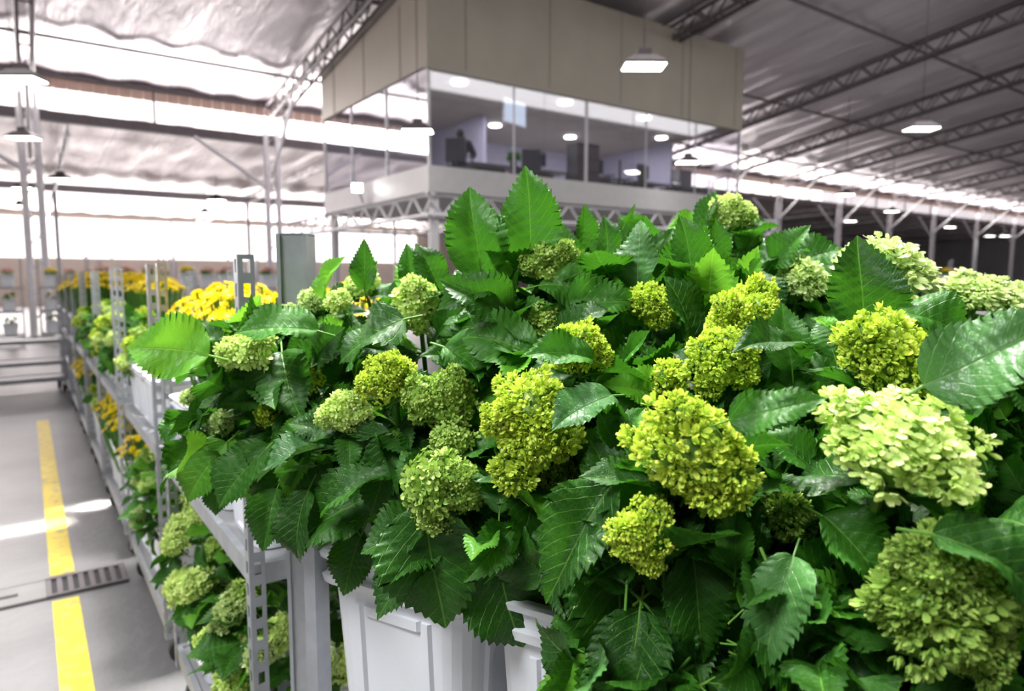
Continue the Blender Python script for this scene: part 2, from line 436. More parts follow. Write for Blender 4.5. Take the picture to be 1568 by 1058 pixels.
for (x, y, z, r, k, sq) in heads:
    i = near(x, y)
    a = Vector(((x-.15)*.5, -.55, .8)).normalized()
    if k in ('big', 'pale'): a = Vector((.12, -.28, 1)).normalized()
    ax = S(a.x, a.y, a.z)
    p = S(x, y, z); HP.append((p, r))
    if r > .036 and k in ('bud', 'olive', 'open', 'obud'):
        place_head(k, p, r*.93, ax, bunches[i], sq)
        for s in range(3):       # side clusters make the head irregular
            th = RS.uniform(0, 6.28); o = S(math.cos(th)*.62*r, -.25*r, math.sin(th)*.62*r*sq)
            kk = {'bud': 'budS'}.get(k, k)
            place_head(kk, p+o, r*RS.uniform(.42, .58), (ax+o.normalized()*.8).normalized(), bunches[i], 1.)
    else: place_head(k, p, r, ax, bunches[i], sq)
    foot = S(bk[i][0]+RND.uniform(-.05,.05), bk[i][1]+RND.uniform(-.05,.05), .75) - bunches[i].location
    st = p-ax*r*1.1-bunches[i].location; mid = (st+foot)*.5+Vector((0,0,.1))
    mid.x = st.x*.6+foot.x*.4; mid.y = st.y*.6+foot.y*.4
    stems[i].tube(st, mid, .004, 6, 0); stems[i].tube(mid, foot, .0045, 6, 0)

# individual leaves that stand out: base, tip, normal (stand frame), width, kind, mesh, clear radius
HL = [
 ((-.046,1.06,1.50),(-.058,1.03,1.642),(.1,-1,.25),.92,'n',3,.04),((.031,1.06,1.52),(.014,1.02,1.667),(-.15,-1,.25),.88,'n',0,.04),
 ((-.109,.84,1.216),(-.093,.81,1.055),(0,-1,.35),1.05,'n',2,.05),((-.028,.87,1.156),(.022,.83,1.016),(.1,-1,.3),1.1,'n',0,.045),
 ((-.455,1.02,1.385),(-.572,1.0,1.412),(.1,-.9,.45),1.1,'b',2,.05),((-.194,.97,1.185),(-.346,.92,1.164),(0,-.6,.8),.85,'n',4,.035),
 ((-.164,.93,1.228),(-.278,.89,1.215),(0,-.5,.9),.8,'n',1,.03),((.119,.80,1.362),(.045,.74,1.351),(0,-.45,.9),.9,'p',0,.025),
 ((-.262,1.0,1.25),(-.385,.96,1.254),(0,-.35,.9),.85,'p',1,.03),((.281,1.0,1.435),(.283,.94,1.535),(-.1,-1,.3),1.05,'b',2,.03),
 ((.448,.87,1.435),(.437,.84,1.553),(-.1,-1,.2),1.1,'n',3,.04),((.365,.60,1.405),(.452,.55,1.472),(-.1,-.75,.6),.9,'p',2,.03),
 ((.108,.72,1.28),(.018,.65,1.19),(-.4,-.7,.5),.75,'n',3,.02),((.188,.69,1.215),(.20,.64,1.115),(.1,-1,.3),.95,'n',0,.03),
 ((.121,.72,1.22),(.105,.66,1.07),(0,-1,.3),.95,'n',2,.03),((.247,.62,1.22),(.273,.56,1.11),(.2,-1,.3),.95,'n',0,.02),
 ((.30,.64,1.272),(.352,.57,1.235),(0,-.6,.8),.95,'n',1,0),((-.224,.98,1.12),(-.252,.95,1.04),(0,-1,.3),.95,'n',2,.02),
 ((-.488,1.15,1.22),(-.562,1.11,1.126),(-.2,-.9,.3),.95,'b',0,.03),((.33,.52,1.30),(.42,.46,1.285),(0,-.6,.8),.85,'n',4,0),
 ((.265,.62,1.24),(.21,.55,1.175),(-.3,-.7,.5),.75,'p',1,.02),
 ((-.258,1.2,1.48),(-.258,1.19,1.57),(0,-1,.2),.75,'n',6,0),((-.177,1.2,1.48),(-.18,1.19,1.563),(.3,-1,.2),.8,'n',0,0),
 ((-.332,1.2,1.465),(-.305,1.2,1.55),(-.6,-.8,.2),.7,'b',3,0),((-.121,1.15,1.48),(-.15,1.11,1.557),(0,-1,.4),.9,'n',1,0),
 ((.11,1.2,1.51),(.072,1.17,1.60),(-.3,-1,.3),.85,'n',3,0),((.116,1.15,1.53),(.120,1.13,1.622),(.4,-1,.2),.7,'n',6,0),
 ((.168,1.2,1.50),(.16,1.18,1.61),(0,-1,.2),.75,'n',0,0),((.19,1.15,1.49),(.197,1.12,1.60),(.7,-.8,.2),.8,'n',3,0),
 ((.346,1.2,1.49),(.352,1.18,1.605),(.5,-1,.2),.65,'n',6,0),((.375,1.33,1.56),(.373,1.32,1.676),(-.8,-.7,.2),.65,'n',3,0),
 ((.37,1.1,1.445),(.37,1.05,1.545),(-.5,-1,.2),.7,'b',3,0),((.478,1.2,1.46),(.50,1.2,1.54),(.3,-1,.3),.85,'n',0,0),
 ((.43,1.3,1.48),(.49,1.3,1.58),(0,-1,.4),.85,'n',5,0),((.24,1.3,1.5),(.30,1.28,1.60),(0,-1,.4),.85,'n',0,0),
 ((.04,1.02,1.49),(.13,.98,1.50),(0,-.7,.7),.85,'n',5,0),((-.02,1.0,1.49),(-.11,.97,1.47),(0,-.7,.7),.85,'n',0,0),
 ((.08,1.0,1.46),(.17,.95,1.49),(0,-.8,.6),.95,'n',1,0),((.0,1.0,1.45),(-.09,.95,1.51),(-.2,-.9,.5),.85,'n',3,0),
 ((.46,.82,1.46),(.56,.78,1.45),(0,-.6,.8),.95,'n',5,0),((.50,.80,1.40),(.60,.75,1.37),(.1,-.7,.7),.95,'n',2,0),
 ((.33,.80,1.42),(.26,.74,1.45),(-.1,-.7,.7),.8,'n',1,0),((.10,.84,1.40),(.02,.80,1.43),(0,-.8,.6),.8,'n',1,0),
 ((.2,.62,1.37),(.27,.58,1.40),(0,-.8,.6),.7,'n',2,0),
 ((-.16,1.02,1.44),(-.27,.98,1.40),(-.2,-.7,.7),1.0,'n',5,0),((-.30,1.05,1.42),(-.42,1.02,1.44),(0,-.6,.8),.9,'n',0,0),
 ((-.10,1.0,1.40),(-.0,.96,1.36),(.2,-.8,.6),1.0,'n',1,0),((-.42,1.15,1.33),(-.53,1.12,1.30),(0,-.6,.8),.95,'n',2,0),
 ((-.38,1.05,1.24),(-.46,1.0,1.16),(-.2,-.8,.5),.95,'n',0,0),((-.30,.98,1.19),(-.33,.93,1.09),(-.2,-.8,.4),.85,'n',1,0),
 ((-.38,1.12,1.38),(-.33,1.02,1.30),(0,-1,.3),.95,'n',0,0),((-.34,1.12,1.36),(-.27,1.05,1.42),(0,-1,.4),.95,'n',2,0),
 ((-.36,1.02,1.18),(-.38,.97,1.10),(-.1,-1,.3),.9,'n',3,0),
]
for (b, t, n, ws, k, mi, cr) in HL:
    lib = {'n': LEAF, 'b': LEAFB, 'p': LEAFP}[k]
    i = near(b[0], b[1])
    place_leaf(lib[mi % len(lib)], S(*b), S(*t), S(*n), bunches[i], ws)
for (b, t, n, ws, k, mi, cr) in HL:
    if cr: HP.append(((S(*b)*.5+S(*t)*.5), cr*.8))

cam_loc = Vector((0, 0, 1.5))
def covers(c, margin=.010):
    """would a leaf growing at c sit in the open space on the aisle side of a flower head or a large leaf?"""
    for p, r in HP:
        d = cam_loc-p; L = d.length; u = d/L; w = c-p; t = w.dot(u)
        if t > -.01 and t < L and (w-u*t).length < (r*1.0+margin)*(1-t/L): return True
    return False

def unit(rr):
    z = rr.uniform(-1, 1); t = rr.uniform(0, 2*math.pi); s = math.sqrt(1-z*z); return Vector((s*math.cos(t), s*math.sin(t), z))

# leaf ruffs around each head
R1 = random.Random(21)
for (x, y, z, r, k, sq) in heads:
    i = near(x, y)
    a = Vector(((x-.15)*.4, -.25, .9)).normalized(); ax = S(a.x, a.y, a.z)
    ref = ax.cross(Vector((1, 0, .1))).normalized(); ref2 = ax.cross(ref)
    low = k in ('pale', 'big')
    for tier in (0, 1):
        n = 8 if tier == 0 else 7
        for q in range(n):
            th = 2*math.pi*(q+.5*tier)/n + R1.uniform(-.3,.3)
            rad = ref*math.cos(th)+ref2*math.sin(th)
            phi = R1.uniform(-.1,.85) - tier*.45
            if low: phi = min(phi, .1)-.1
            d = (rad*math.cos(phi)+ax*math.sin(phi)).normalized()
            b = S(x, y, z)-ax*(r*(.6*sq)+.012+tier*.045)+d*.012
            L = R1.uniform(.06,.115)*(1 if r > .035 else .8)+tier*.015
            tip = b+d*L
            if covers(b+d*L*.55) or covers(b+d*L*.85, .005): continue
            nrm = (ax*1.0+rad*.2+unit(R1)*.55)
            me = R1.choice(LEAFB) if R1.random() < .18 else R1.choice(LEAF)
            place_leaf(me, b, tip, nrm, bunches[i], R1.uniform(.78,1.02))

# fill foliage
ells = [(-.13,1.2,1.30,.31,.2,.17,210),(.2,1.06,1.32,.28,.18,.18,190),(.45,.93,1.28,.3,.18,.18,190),(.33,.80,1.16,.22,.14,.14,130),
        (.36,1.35,1.44,.26,.2,.13,110),(.66,1.3,1.36,.25,.2,.11,80),(.62,.68,1.2,.22,.17,.19,130),(.95,1.4,1.30,.4,.2,.12,80),(-.40,1.2,1.26,.16,.14,.13,120),
        (.12,.84,1.18,.16,.1,.1,90),(.42,.62,1.1,.2,.1,.12,100),(.20,.70,1.13,.13,.08,.11,80),(-.05,.98,1.16,.15,.09,.08,50),(.56,.56,1.15,.1,.1,.12,60)]
R2 = random.Random(33)
for (cx, cyy, cz, rx, ry, rz, n) in ells:
    done = 0; tries = 0
    while done < n and tries < n*8:
        tries += 1
        d = unit(R2)
        if d.y > .55 or (d.z < -.75): continue
        sh = R2.uniform(.72, 1.04)
        p = Vector((cx+d.x*rx*sh, cyy+d.y*ry*sh, cz+d.z*rz*sh))
        up = Vector((0,0,1))
        if d.z > .35: tip = d*.5+up*.65+unit(R2)*.8
        else: tip = d*.5-up*.2+unit(R2)*.8
        tip.normalize(); L = R2.uniform(.06, .125)
        nrm = d+up*.55+unit(R2)*.65
        b = S(*p); tw = S(*tip); nw = S(*nrm); t = b+tw*L
        if covers(b+tw*L*.5) or covers(b+tw*L*.85) or covers(b+tw*L*.15, .005): continue
        i = near(p.x, p.y)
        u = R2.random()
        me = R2.choice(LEAFB) if u < .15 else (R2.choice(LEAFP) if u < .18 else R2.choice(LEAF))
        place_leaf(me, b, t, nw, bunches[i], R2.uniform(.78,1.05)); done += 1

for i, mb in enumerate(stems):
    rr = random.Random(i)
    for q in range(7):
        a = rr.uniform(0, 6.28); mb.tube((.08*math.cos(a), .08*math.sin(a), -.33), (.11*math.cos(a+.3), .11*math.sin(a+.3), .22), .0045, 6)
    add('stems', mb.mesh('hydrangea_stems', [M_stem], True), bunches[i])

# ------------------------------------------------------------------ simpler bunches for the other trolleys
def bg_hydrangea(c, spread, zspr, nh, nl, seed, kinds=('open','budS','olive','pale'), face=(-.7,-.5,.4), hr=(.04,.055)):
    rr = random.Random(seed); P = empty('hydrangea_bunch', c); C = Vector(c)
    f = Vector(face).normalized()
    for i in range(nh):
        d = (unit(rr)+f*.9).normalized(); d.z = max(d.z, -.3)
        p = C+Vector((d.x*spread, d.y*spread, d.z*zspr)); r = rr.uniform(*hr)
        place_head(rr.choice(kinds), p, r, (d+Vector((0,0,.5))).normalized(), P, .9)
    for i in range(nl):
        d = (unit(rr)+f*.35).normalized()
        b = C+Vector((d.x*spread*.75, d.y*spread*.75, d.z*zspr*.75))
        tip = (d*.8+unit(rr)*.6-Vector((0,0,.25))).normalized(); L = rr.uniform(.08,.13)
        place_leaf(rr.choice(LEAFB if rr.random() < .2 else LEAF), b, b+tip*L, d+Vector((0,0,.7)), P)
    mb = MB()
    for i in range(8):
        a = rr.uniform(0, 6.28); mb.tube((.07*math.cos(a), .07*math.sin(a), -zspr-.2), (.09*math.cos(a), .09*math.sin(a), .0), .005, 5)
    add('stems', mb.mesh('stems', [M_stem]), P)

def daisy_mesh(name, n, spread, zs, size, mat, seed):
    rr = random.Random(seed); V = []; F = []; C = []; MI = []
    for i in range(n):
        a = i*2.39996; q = math.sqrt((i+.5)/n); d = Vector((q*math.cos(a)*spread, q*math.sin(a)*spread, (1-q*q*.9)*zs+rr.uniform(-.015,.015)))
        ax = (Vector((q*math.cos(a), q*math.sin(a), .8))+unit(rr)*.3).normalized()
        x = ax.cross(Vector((.3,.2,1))).normalized(); y = ax.cross(x); s = size*rr.uniform(.8,1.2); rv = rr.random()
        for ring, (np_, ln, up) in enumerate(((13, 1., .15), (9, .65, .4))):
            for k in range(np_):
                t = 2*math.pi*k/np_+ring*.2; u = x*math.cos(t)+y*math.sin(t); w = ax.cross(u)
                m = len(V)
                for (pu, pw, pz) in ((.1,0,0),(.6*ln,.14,up*.5),(ln,.05,up),(ln,-.05,up),(.6*ln,-.14,up*.5)):
                    V.append(tuple(d+(u*pu+w*pw+ax*pz)*s)); C.append((rv, min(1, pu+.2), 0, 1))
                F.append((m, m+1, m+2, m+3, m+4)); MI.append(0)
        m = len(V)
        for k in range(6): t = k*math.pi/3; V.append(tuple(d+(x*math.cos(t)*.2+y*math.sin(t)*.2+ax*.2)*s)); C.append((rv, 0, 0, 1))
        F.append(tuple(range(m, m+6))); MI.append(0)
        mb = MB(); mb.tube(d, (d.x*.4, d.y*.4, -.35), .003, 4); m = len(V); V += mb.v; C += [(0,0,0,1)]*len(mb.v)
        F += [tuple(m+j for j in ff) for ff in mb.f]; MI += [1]*len(mb.f)
    me = bpy.data.meshes.new(name); me.from_pydata([tuple(v) for v in V], [], F)
    at = me.color_attributes.new('tint', 'FLOAT_COLOR', 'POINT'); at.data.foreach_set('color', np.array(C, dtype=np.float32).ravel())
    me.materials.append(mat); me.materials.append(M_stem); me.polygons.foreach_set('material_index', MI); me.update()
    return me
ME_MUM = [daisy_mesh('yellow_chrysanthemums', 55, .15, .09, .022, M_yel, s) for s in (1, 2)]
ME_PNK = [daisy_mesh('pink_flowers', 40, .14, .07, .03, M_pink, s) for s in (3,)]
def daisy_bunch(name, me, c, nl, seed, sc_=1.0):
    rr = random.Random(seed); P = empty(name, c)
    add('blooms', me, P, (0,0,0), rr.uniform(0, 6), (sc_,)*3)
    for i in range(nl):
        d = unit(rr); b = Vector(c)+Vector((d.x*.09, d.y*.09, -.09+d.z*.08)); t = (d+unit(rr)*.3).normalized()
        place_leaf(rr.choice(LEAF), b, b+t*rr.uniform(.05,.09), d+Vector((0,0,.6)), P, .7)

# trolleys in a line beside the aisle, long side on the aisle
L1 = trolley_mesh(1.08, .6, (.20, .87), 1.55)
ys = [2.02, 3.30, 4.60, 5.85, 7.15, 8.5, 9.9, 11.4]
for i, yy in enumerate(ys):
    add('flower_trolley', L1, None, (.66, yy, 0), math.pi/2)
    for sx in (-1, 1):
        for q in (-1, 0, 1):
            pos = (.66+sx*.14, yy+q*.33)
            for lev, z in ((0, .20), (1, .87)):
                if i > 4 and lev == 0 and sx == 1: continue
                add('flower_bucket', ME_BUCKET, None, (pos[0], pos[1], z), 0, (1, 1, .62 if lev else .8))
sd = 100
for i, yy in enumerate(ys):
    for sx in (-1, 1):
        for q in (-1, 0, 1):
            x, y = .66+sx*.14, yy+q*.33; sd += 1
            # top level
            if i == 0:
                if q >= 0: daisy_bunch('yellow_chrysanthemum_bunch', ME_MUM[sd % 2], (x, y, 1.37), 18, sd, 1.1)
                elif sx == -1: bg_hydrangea((x-.03, y, 1.22), .14, .12, 4, 26, sd)
            elif i in (2, 3):
                if sx == -1: bg_hydrangea((x-.02, y, 1.12), .2, .19, 7, 46, sd, kinds=('open','budS'))
                elif i == 3: daisy_bunch('yellow_chrysanthemum_bunch', ME_MUM[sd % 2], (x, y, 1.40), 6, sd, 1.15)
            elif i == 1:
                if q == 1 and sx == -1: bg_hydrangea((x, y, 1.12), .16, .14, 5, 24, sd)
            elif i in (4, 5, 6):
                daisy_bunch('yellow_chrysanthemum_bunch', ME_MUM[sd % 2], (x, y, 1.42 if i < 6 else 1.36), 8, sd, 1.3)
            elif i == 7:
                daisy_bunch('pink_flower_bunch', ME_PNK[0], (x, y, 1.4), 6, sd, 1.0)
            # low level
            if (i == 0 or (i == 1 and q < 1)) and sx == -1: bg_hydrangea((x-.02, y, .58), .19, .15, 8, 44, sd+500, kinds=('open','olive','pale','open'), face=(-.8,-.6,.6))
            elif i == 0: bg_hydrangea((x, y, .6), .15, .12, 3, 14, sd+500)
            elif i in (1, 2, 4) and sx == -1: daisy_bunch('yellow_chrysanthemum_bunch', ME_MUM[sd % 2], (x-.04, y, .68), 22, sd+500, 1.15)
            elif i in (3, 5) and sx == -1: bg_hydrangea((x, y, .6), .14, .12, 4, 16, sd+500)

# empty trolley standing at the end of the aisle, plus farther trolleys with mixed flowers
L2 = trolley_mesh(.9, .55, (.20, .42, .70), 1.1)
add('flower_trolley', L2, None, (-.05, 10.9, 0), .1)
add('flower_trolley', L2, None, (-.9, 15.5, 0), 0)
L3 = trolley_mesh(1.3, .6, (.20, .75, 1.30), 1.95)
k = 0
for (x, y) in ((1.6,15.2),(3.1,15.4),(4.6,15.0),(5.2,17.4),(-.7,19.5),(.9,19.8),(2.6,20.),(4.4,20.2),(8.2,9.8),(9.8,9.6),(11.6,9.3),(13.6,8.4),(16,8),(18.5,7.5)):
    add('flower_trolley', L3, None, (x, y, 0), 0)
    for q in (-1, 0, 1):
        for z in (.20, .75, 1.30):
            add('flower_bucket', ME_BUCKET, None, (x+q*.38, y-.1, z), 0, (1, 1, .7))
            k += 1
            if z > 1: daisy_bunch(*(('pink_flower_bunch', ME_PNK[0]) if k % 4 else ('yellow_chrysanthemum_bunch', ME_MUM[0])), (x+q*.38, y-.1, 1.66), 5, k+900, 1.)
            else: bg_hydrangea((x+q*.38, y-.1, z+.34), .13, .08, 2, 6, k+1900, face=(0,-1,.5))

# ------------------------------------------------------------------ hall shell
XW0, XW1, YB, YM, YE = -15., 78., -9., 22., 46.
roofz = lambda y: 10.-.144*y
M_floor = simple_mat('concrete_floor', (.21, .205, .21), .42, vary=.3, nscale=1.4, bump=.08, bscale=18)
M_wall = simple_mat('painted_wall', (.60, .55, .48), .7, vary=.08, nscale=2)
M_wallg = simple_mat('grey_wall', (.45, .45, .47), .7, vary=.12, nscale=1)
def foil_material(name, ca, cb):
    m, nt, N, L = new_mat(name)
    out = N.new('ShaderNodeOutputMaterial'); p = N.new('ShaderNodeBsdfPrincipled')
    p.inputs['Metallic'].default_value = .35; p.inputs['Roughness'].default_value = .36
    tc = N.new('ShaderNodeTexCoord'); mp = N.new('ShaderNodeMapping'); mp.inputs['Scale'].default_value = (1.8, .3, 1)
    L.new(tc.outputs['Object'], mp.inputs[0])
    nz = N.new('ShaderNodeTexNoise'); nz.inputs['Scale'].default_value = .9; nz.inputs['Detail'].default_value = 6; nz.inputs['Roughness'].default_value = .62; L.new(mp.outputs[0], nz.inputs['Vector'])
    sp = N.new('ShaderNodeSeparateXYZ'); L.new(tc.outputs['Object'], sp.inputs[0])
    fr = math_node(N, L, 'FRACT', math_node(N, L, 'DIVIDE', sp.outputs[0], 1.22))
    seam = math_node(N, L, 'SUBTRACT', 1., math_node(N, L, 'DIVIDE', fr, .05), clamp=True)
    f2 = math_node(N, L, 'MULTIPLY', math_node(N, L, 'SUBTRACT', nz.outputs[0], .3), 2.4, clamp=True)
    c = mixcol(N, L, f2, ca, cb)
    c = mixcol(N, L, math_node(N, L, 'MULTIPLY', seam, .6), c, (.25, .22, .24))
    L.new(c, p.inputs['Base Color'])
    b = N.new('ShaderNodeBump'); b.inputs['Strength'].default_value = .6; b.inputs['Distance'].default_value = .2
    L.new(nz.outputs[0], b.inputs['Height']); L.new(b.outputs[0], p.inputs['Normal'])
    L.new(p.outputs[0], out.inputs[0]); return m
M_foil = foil_material('foil_insulation', (.90, .86, .89), (.64, .60, .63))
M_foil2 = foil_material('foil_insulation_rear', (.92, .83, .83), (.62, .54, .55))  # pinkish reflected light of the rear bay is put into this foil's base colour

mb = MB(); mb.box(XW0, XW1, YB, YE, -.2, 0); add('floor', mb.mesh('floor', [M_floor]))
def ceil_mesh(name, y0, y1, z0, z1, mat, nx=320, ny=60):
    V = []; F = []
    for j in range(ny+1):
        for i in range(nx+1):
            x = XW0+(XW1-XW0)*i/nx; y = y0+(y1-y0)*j/ny; z = z0+(z1-z0)*j/ny
            z += .035*math.sin(x*5.15+.6*math.sin(y*.5)) + .02*math.sin(x*2.1+y*.6)+.012*math.sin(y*1.9)
            V.append((x, y, z+.05))
    for j in range(ny):
        for i in range(nx):
            a = j*(nx+1)+i; F.append((a, a+nx+1, a+nx+2, a+1))
    me = bpy.data.meshes.new(name); me.from_pydata(V, [], F); me.materials.append(mat)
    me.polygons.foreach_set('use_smooth', [True]*len(F)); me.update(); return me
add('ceiling', ceil_mesh('ceiling', YB, YM, roofz(YB), roofz(YM), M_foil))
add('ceiling', ceil_mesh('ceiling_rear_bay', YM, YE, 5.84, 5.15, M_foil2))
mb = MB(); mb.box(XW0-.2, XW0, YB, YE, 0, 12); add('wall_left', mb.mesh('wall_left', [M_wallg]))
mb = MB(); mb.box(XW1, XW1+.2, YB, YE, 0, 12); add('wall_right', mb.mesh('wall_right', [M_wallg]))
mb = MB(); mb.box(XW0, XW1, YB-.2, YB, 0, 12); add('wall_front', mb.mesh('wall_front', [M_wallg]))
mb = MB(); mb.box(XW0, XW1, YE, YE+.2, 0, 2.6); mb.box(24, XW1, YE, YE+.2, 2.6, 5.4); mb.box(XW0, 24, YE, YE+.2, 4.9, 5.4)
add('wall_rear', mb.mesh('wall_rear', [M_wall]))
# open clerestory between the two roofs: gutter beam, header, corrugated valance
mb = MB()
mb.box(XW0, XW1, YM-.12, YM+.12, 5.60, 5.86, 0)
mb.box(XW0, XW1, YM-.08, YM+.05, 6.74, 6.92, 0)
x = XW0
while x < XW1:
    mb.box(x, x+.26, YM-.02, YM+.0, 6.46, 6.76, 1); mb.box(x+.26, x+.30, YM+.02, YM+.04, 6.49, 6.76, 1); x += .30
x = XW0
while x < XW1:
    mb.box(x-.03, x+.03, YM-.03, YM+.03, 5.86, 6.76, 0); x += 3.65
add('window_1', mb.mesh('clerestory', [M_trussd, simple_mat('rusty_sheet', (.55, .39, .32), .6)]))
mb = MB()
x = XW0
while x < 24.1: mb.box(x-.05, x+.05, YE+.02, YE+.12, 2.6, 4.9); x += 3.2
mb.box(XW0, 24, YE+.02, YE+.12, 2.55, 2.65); mb.box(XW0, 24, YE+.03, YE+.08, 3.9, 3.95)
add('window_2', mb.mesh('rear_opening', [M_white]))

# roof trusses running down the slope + columns
def truss(mb, a, b, h, r, nseg, mi=0, wdt=0):
    a = Vector(a); b = Vector(b); dn = Vector((0,0,-h))
    mb.tube(a, b, r, 6, mi); mb.tube(a+dn, b+dn, r, 6, mi)
    for i in range(nseg):
        p = a.lerp(b, i/nseg); q = a.lerp(b, (i+.5)/nseg); s = a.lerp(b, (i+1)/nseg)
        mb.tube(p, q+dn, r*.6, 5, mi); mb.tube(q+dn, s, r*.6, 5, mi)
for X in (.3, 6.45, 14., 21.9, 27.4, 33., 39, 45, 51, 58, 65):
    mb = MB(); top = lambda y: roofz(y)-.12
    for dx in (-.14, .14):
        truss(mb, (X+dx, YB, top(YB)), (X+dx, YM-.2, top(YM-.2)), .5, .045, 34)
    for i in range(0, 32, 2):
        y = YB+i; mb.tube((X-.14, y, top(y)-.5), (X+.14, y, top(y)-.5), .025, 5)
    add('roof_truss', mb.mesh('roof_truss', [M_trussd]))
    mb = MB()
    for dx in (-.17, .17): mb.tube((X+dx, YM-.1, 0), (X+dx, YM-.1, 6.3), .085, 12)
    for i in range(9): mb.tube((X-.17, YM-.1, .4+i*.65), (X+.17, YM-.1, .72+i*.65), .025, 6)
    mb.box(X-.3, X+.3, YM-.3, YM+.1, 0, .03)
    mb.tube((X, YM-.1, 4.6), (X, YM-2.2, 6.5), .05, 8); mb.tube((X, YM-.1, 4.2), (X-2.2, YM-.1, 5.6), .06, 8)
    add('steel_column', mb.mesh('steel_column', [M_white]))
mb = MB()
for y in np.arange(YB+1, YM-1, 4.6):
    mb.box(XW0, XW1, y-.025, y+.025, roofz(y)-.14, roofz(y)-.06)
add('roof_purlins', mb.mesh('roof_purlins', [M_trussd]))
mb = MB()
for X in np.arange(-14, 76, 7.6):
    truss(mb, (X, YM+.3, 5.7), (X, YE-.2, 5.05), .35, .03, 20)
    mb.tube((X, 34, 0), (X, 34, 5.2), .08, 10)
mb.box(XW0, XW1, 33.9, 34.1, 5.05, 5.35)
add('rear_bay_frame', mb.mesh('rear_bay_frame', [M_white]))

# ------------------------------------------------------------------ elevated office
M_panel = simple_mat('office_panel', (.40, .36, .30), .6, vary=.12, nscale=.8)
M_panel2 = simple_mat('office_band', (.58, .57, .58), .5, vary=.06)
M_int = simple_mat('office_interior', (.50, .48, .58), .7, vary=.06)
def glass_material():
    m, nt, N, L = new_mat('office_glass')
    out = N.new('ShaderNodeOutputMaterial'); t = N.new('ShaderNodeBsdfTransparent'); t.inputs[0].default_value = (.86, .86, .92, 1)
    g = N.new('ShaderNodeBsdfGlossy'); g.inputs['Roughness'].default_value = .04; g.inputs[0].default_value = (.9, .9, .95, 1)
    fz = N.new('ShaderNodeLayerWeight'); fz.inputs[0].default_value = .45
    f = math_node(N, L, 'ADD', math_node(N, L, 'MULTIPLY', fz.outputs['Fresnel'], .55), .18, clamp=True)
    mx = N.new('ShaderNodeMixShader'); L.new(f, mx.inputs[0]); L.new(t.outputs[0], mx.inputs[1]); L.new(g.outputs[0], mx.inputs[2])
    L.new(mx.outputs[0], out.inputs[0]); return m
M_glass = glass_material()
OX0, OX1, OY0, OY1 = 6.75, 16.8, 12.4, 18.3
off = empty('elevated_office', (OX0, OY0, 3.3))
def oadd(name, mb, mats): add(name, mb.mesh(name, mats), off, (-OX0, -OY0, -3.3))
mb = MB(); mb.box(OX0, OX1, OY0, OY1, 3.25, 3.4, 0)
mb.box(OX0, OX1, OY0, OY0+.1, 3.4, 3.78, 0); mb.box(OX0, OX0+.1, OY0+.1, OY1, 3.4, 3.78, 0); mb.box(OX1-.1, OX1, OY0+.1, OY1, 3.4, 3.78, 0)
oadd('floor_slab', mb, [M_panel2])
mb = MB()
def sloped(mb, x0, x1, y0, y1, z0, mi=0):
    za = roofz(y0)-.35; zb = roofz(y1)-.35
    n = len(mb.v); mb.v += [(x0,y0,z0),(x1,y0,z0),(x1,y1,z0),(x0,y1,z0),(x0,y0,za),(x1,y0,za),(x1,y1,zb),(x0,y1,zb)]
    for f in ((0,3,2,1),(4,5,6,7),(0,1,5,4),(1,2,6,5),(2,3,7,6),(3,0,4,7)): mb.f.append(tuple(n+i for i in f)); mb.m.append(mi)
sloped(mb, OX0, OX1, OY0, OY1, 5.72)
for i in range(5):
    xx = OX0+2.2*i+.9; mb.box(xx-.01, xx+.01, OY0-.01, OY0, 5.74, 7.85, 1)
for i in range(3):
    yy = OY0+1.9*i+1.2; mb.box(OX0-.01, OX0, yy-.01, yy+.01, 5.66, 7.2, 1)
mb.box(OX0-.02, OX1+.02, OY0-.02, OY0+.08, 5.66, 5.74, 0)
oadd('upper_wall', mb, [M_panel, simple_mat('panel_joint', (.28, .25, .22), .7)])
mb = MB(); mb.box(OX0+.1, OX1-.1, OY1-.1, OY1, 3.4, 5.72); mb.box(OX1-.1, OX1-.02, OY0+2.5, OY1-.1, 3.78, 5.72)
mb.box(9.9, 9.98, 15.2, OY1-.1, 3.4, 5.72)
oadd('interior_walls', mb, [M_int])
mb = MB(); mb.quad([(OX0+.05, OY0+.05, 3.78), (OX1-.05, OY0+.05, 3.78), (OX1-.05, OY0+.05, 5.7), (OX0+.05, OY0+.05, 5.7)])
mb.quad([(OX0+.05, OY0+.05, 3.78), (OX0+.05, OY1, 3.78), (OX0+.05, OY1, 5.7), (OX0+.05, OY0+.05, 5.7)])
oadd('glazing', mb, [M_glass])
mb = MB()
for X in (OX0+.05, 11.0, OX1-.05): mb.box(X-.025, X+.025, OY0+.02, OY0+.08, 3.78, 5.7)
for X in (8.9, 13., 14.9): mb.box(X-.012, X+.012, OY0+.03, OY0+.07, 3.78, 5.7)
for Y in (14.4, 16.4, OY1-.05): mb.box(OX0+.02, OX0+.08, Y-.025, Y+.025, 3.78, 5.7)
oadd('mullions', mb, [M_panel2])
mb = MB()
for (x, y) in ((7.85,13.0),(7.65,15.2),(10.8,13.),(13.5,13.),(10.8,16.),(13.5,16.),(15.8,14.5)): mb.tube((x, y, 5.67), (x, y, 5.715), .17, 20)
oadd('ceiling_lights', mb, [M_cell2])
mb = MB()
truss(mb, (OX0, OY0+.1, 3.22), (OX1+2, OY0+.1, 3.22), .42, .05, 16); truss(mb, (OX0+.1, OY0, 3.22), (OX0+.1, OY1+3.5, 3.22), .42, .05, 11)
truss(mb, (OX0, OY1, 3.22), (OX1, OY1, 3.22), .42, .04, 14)
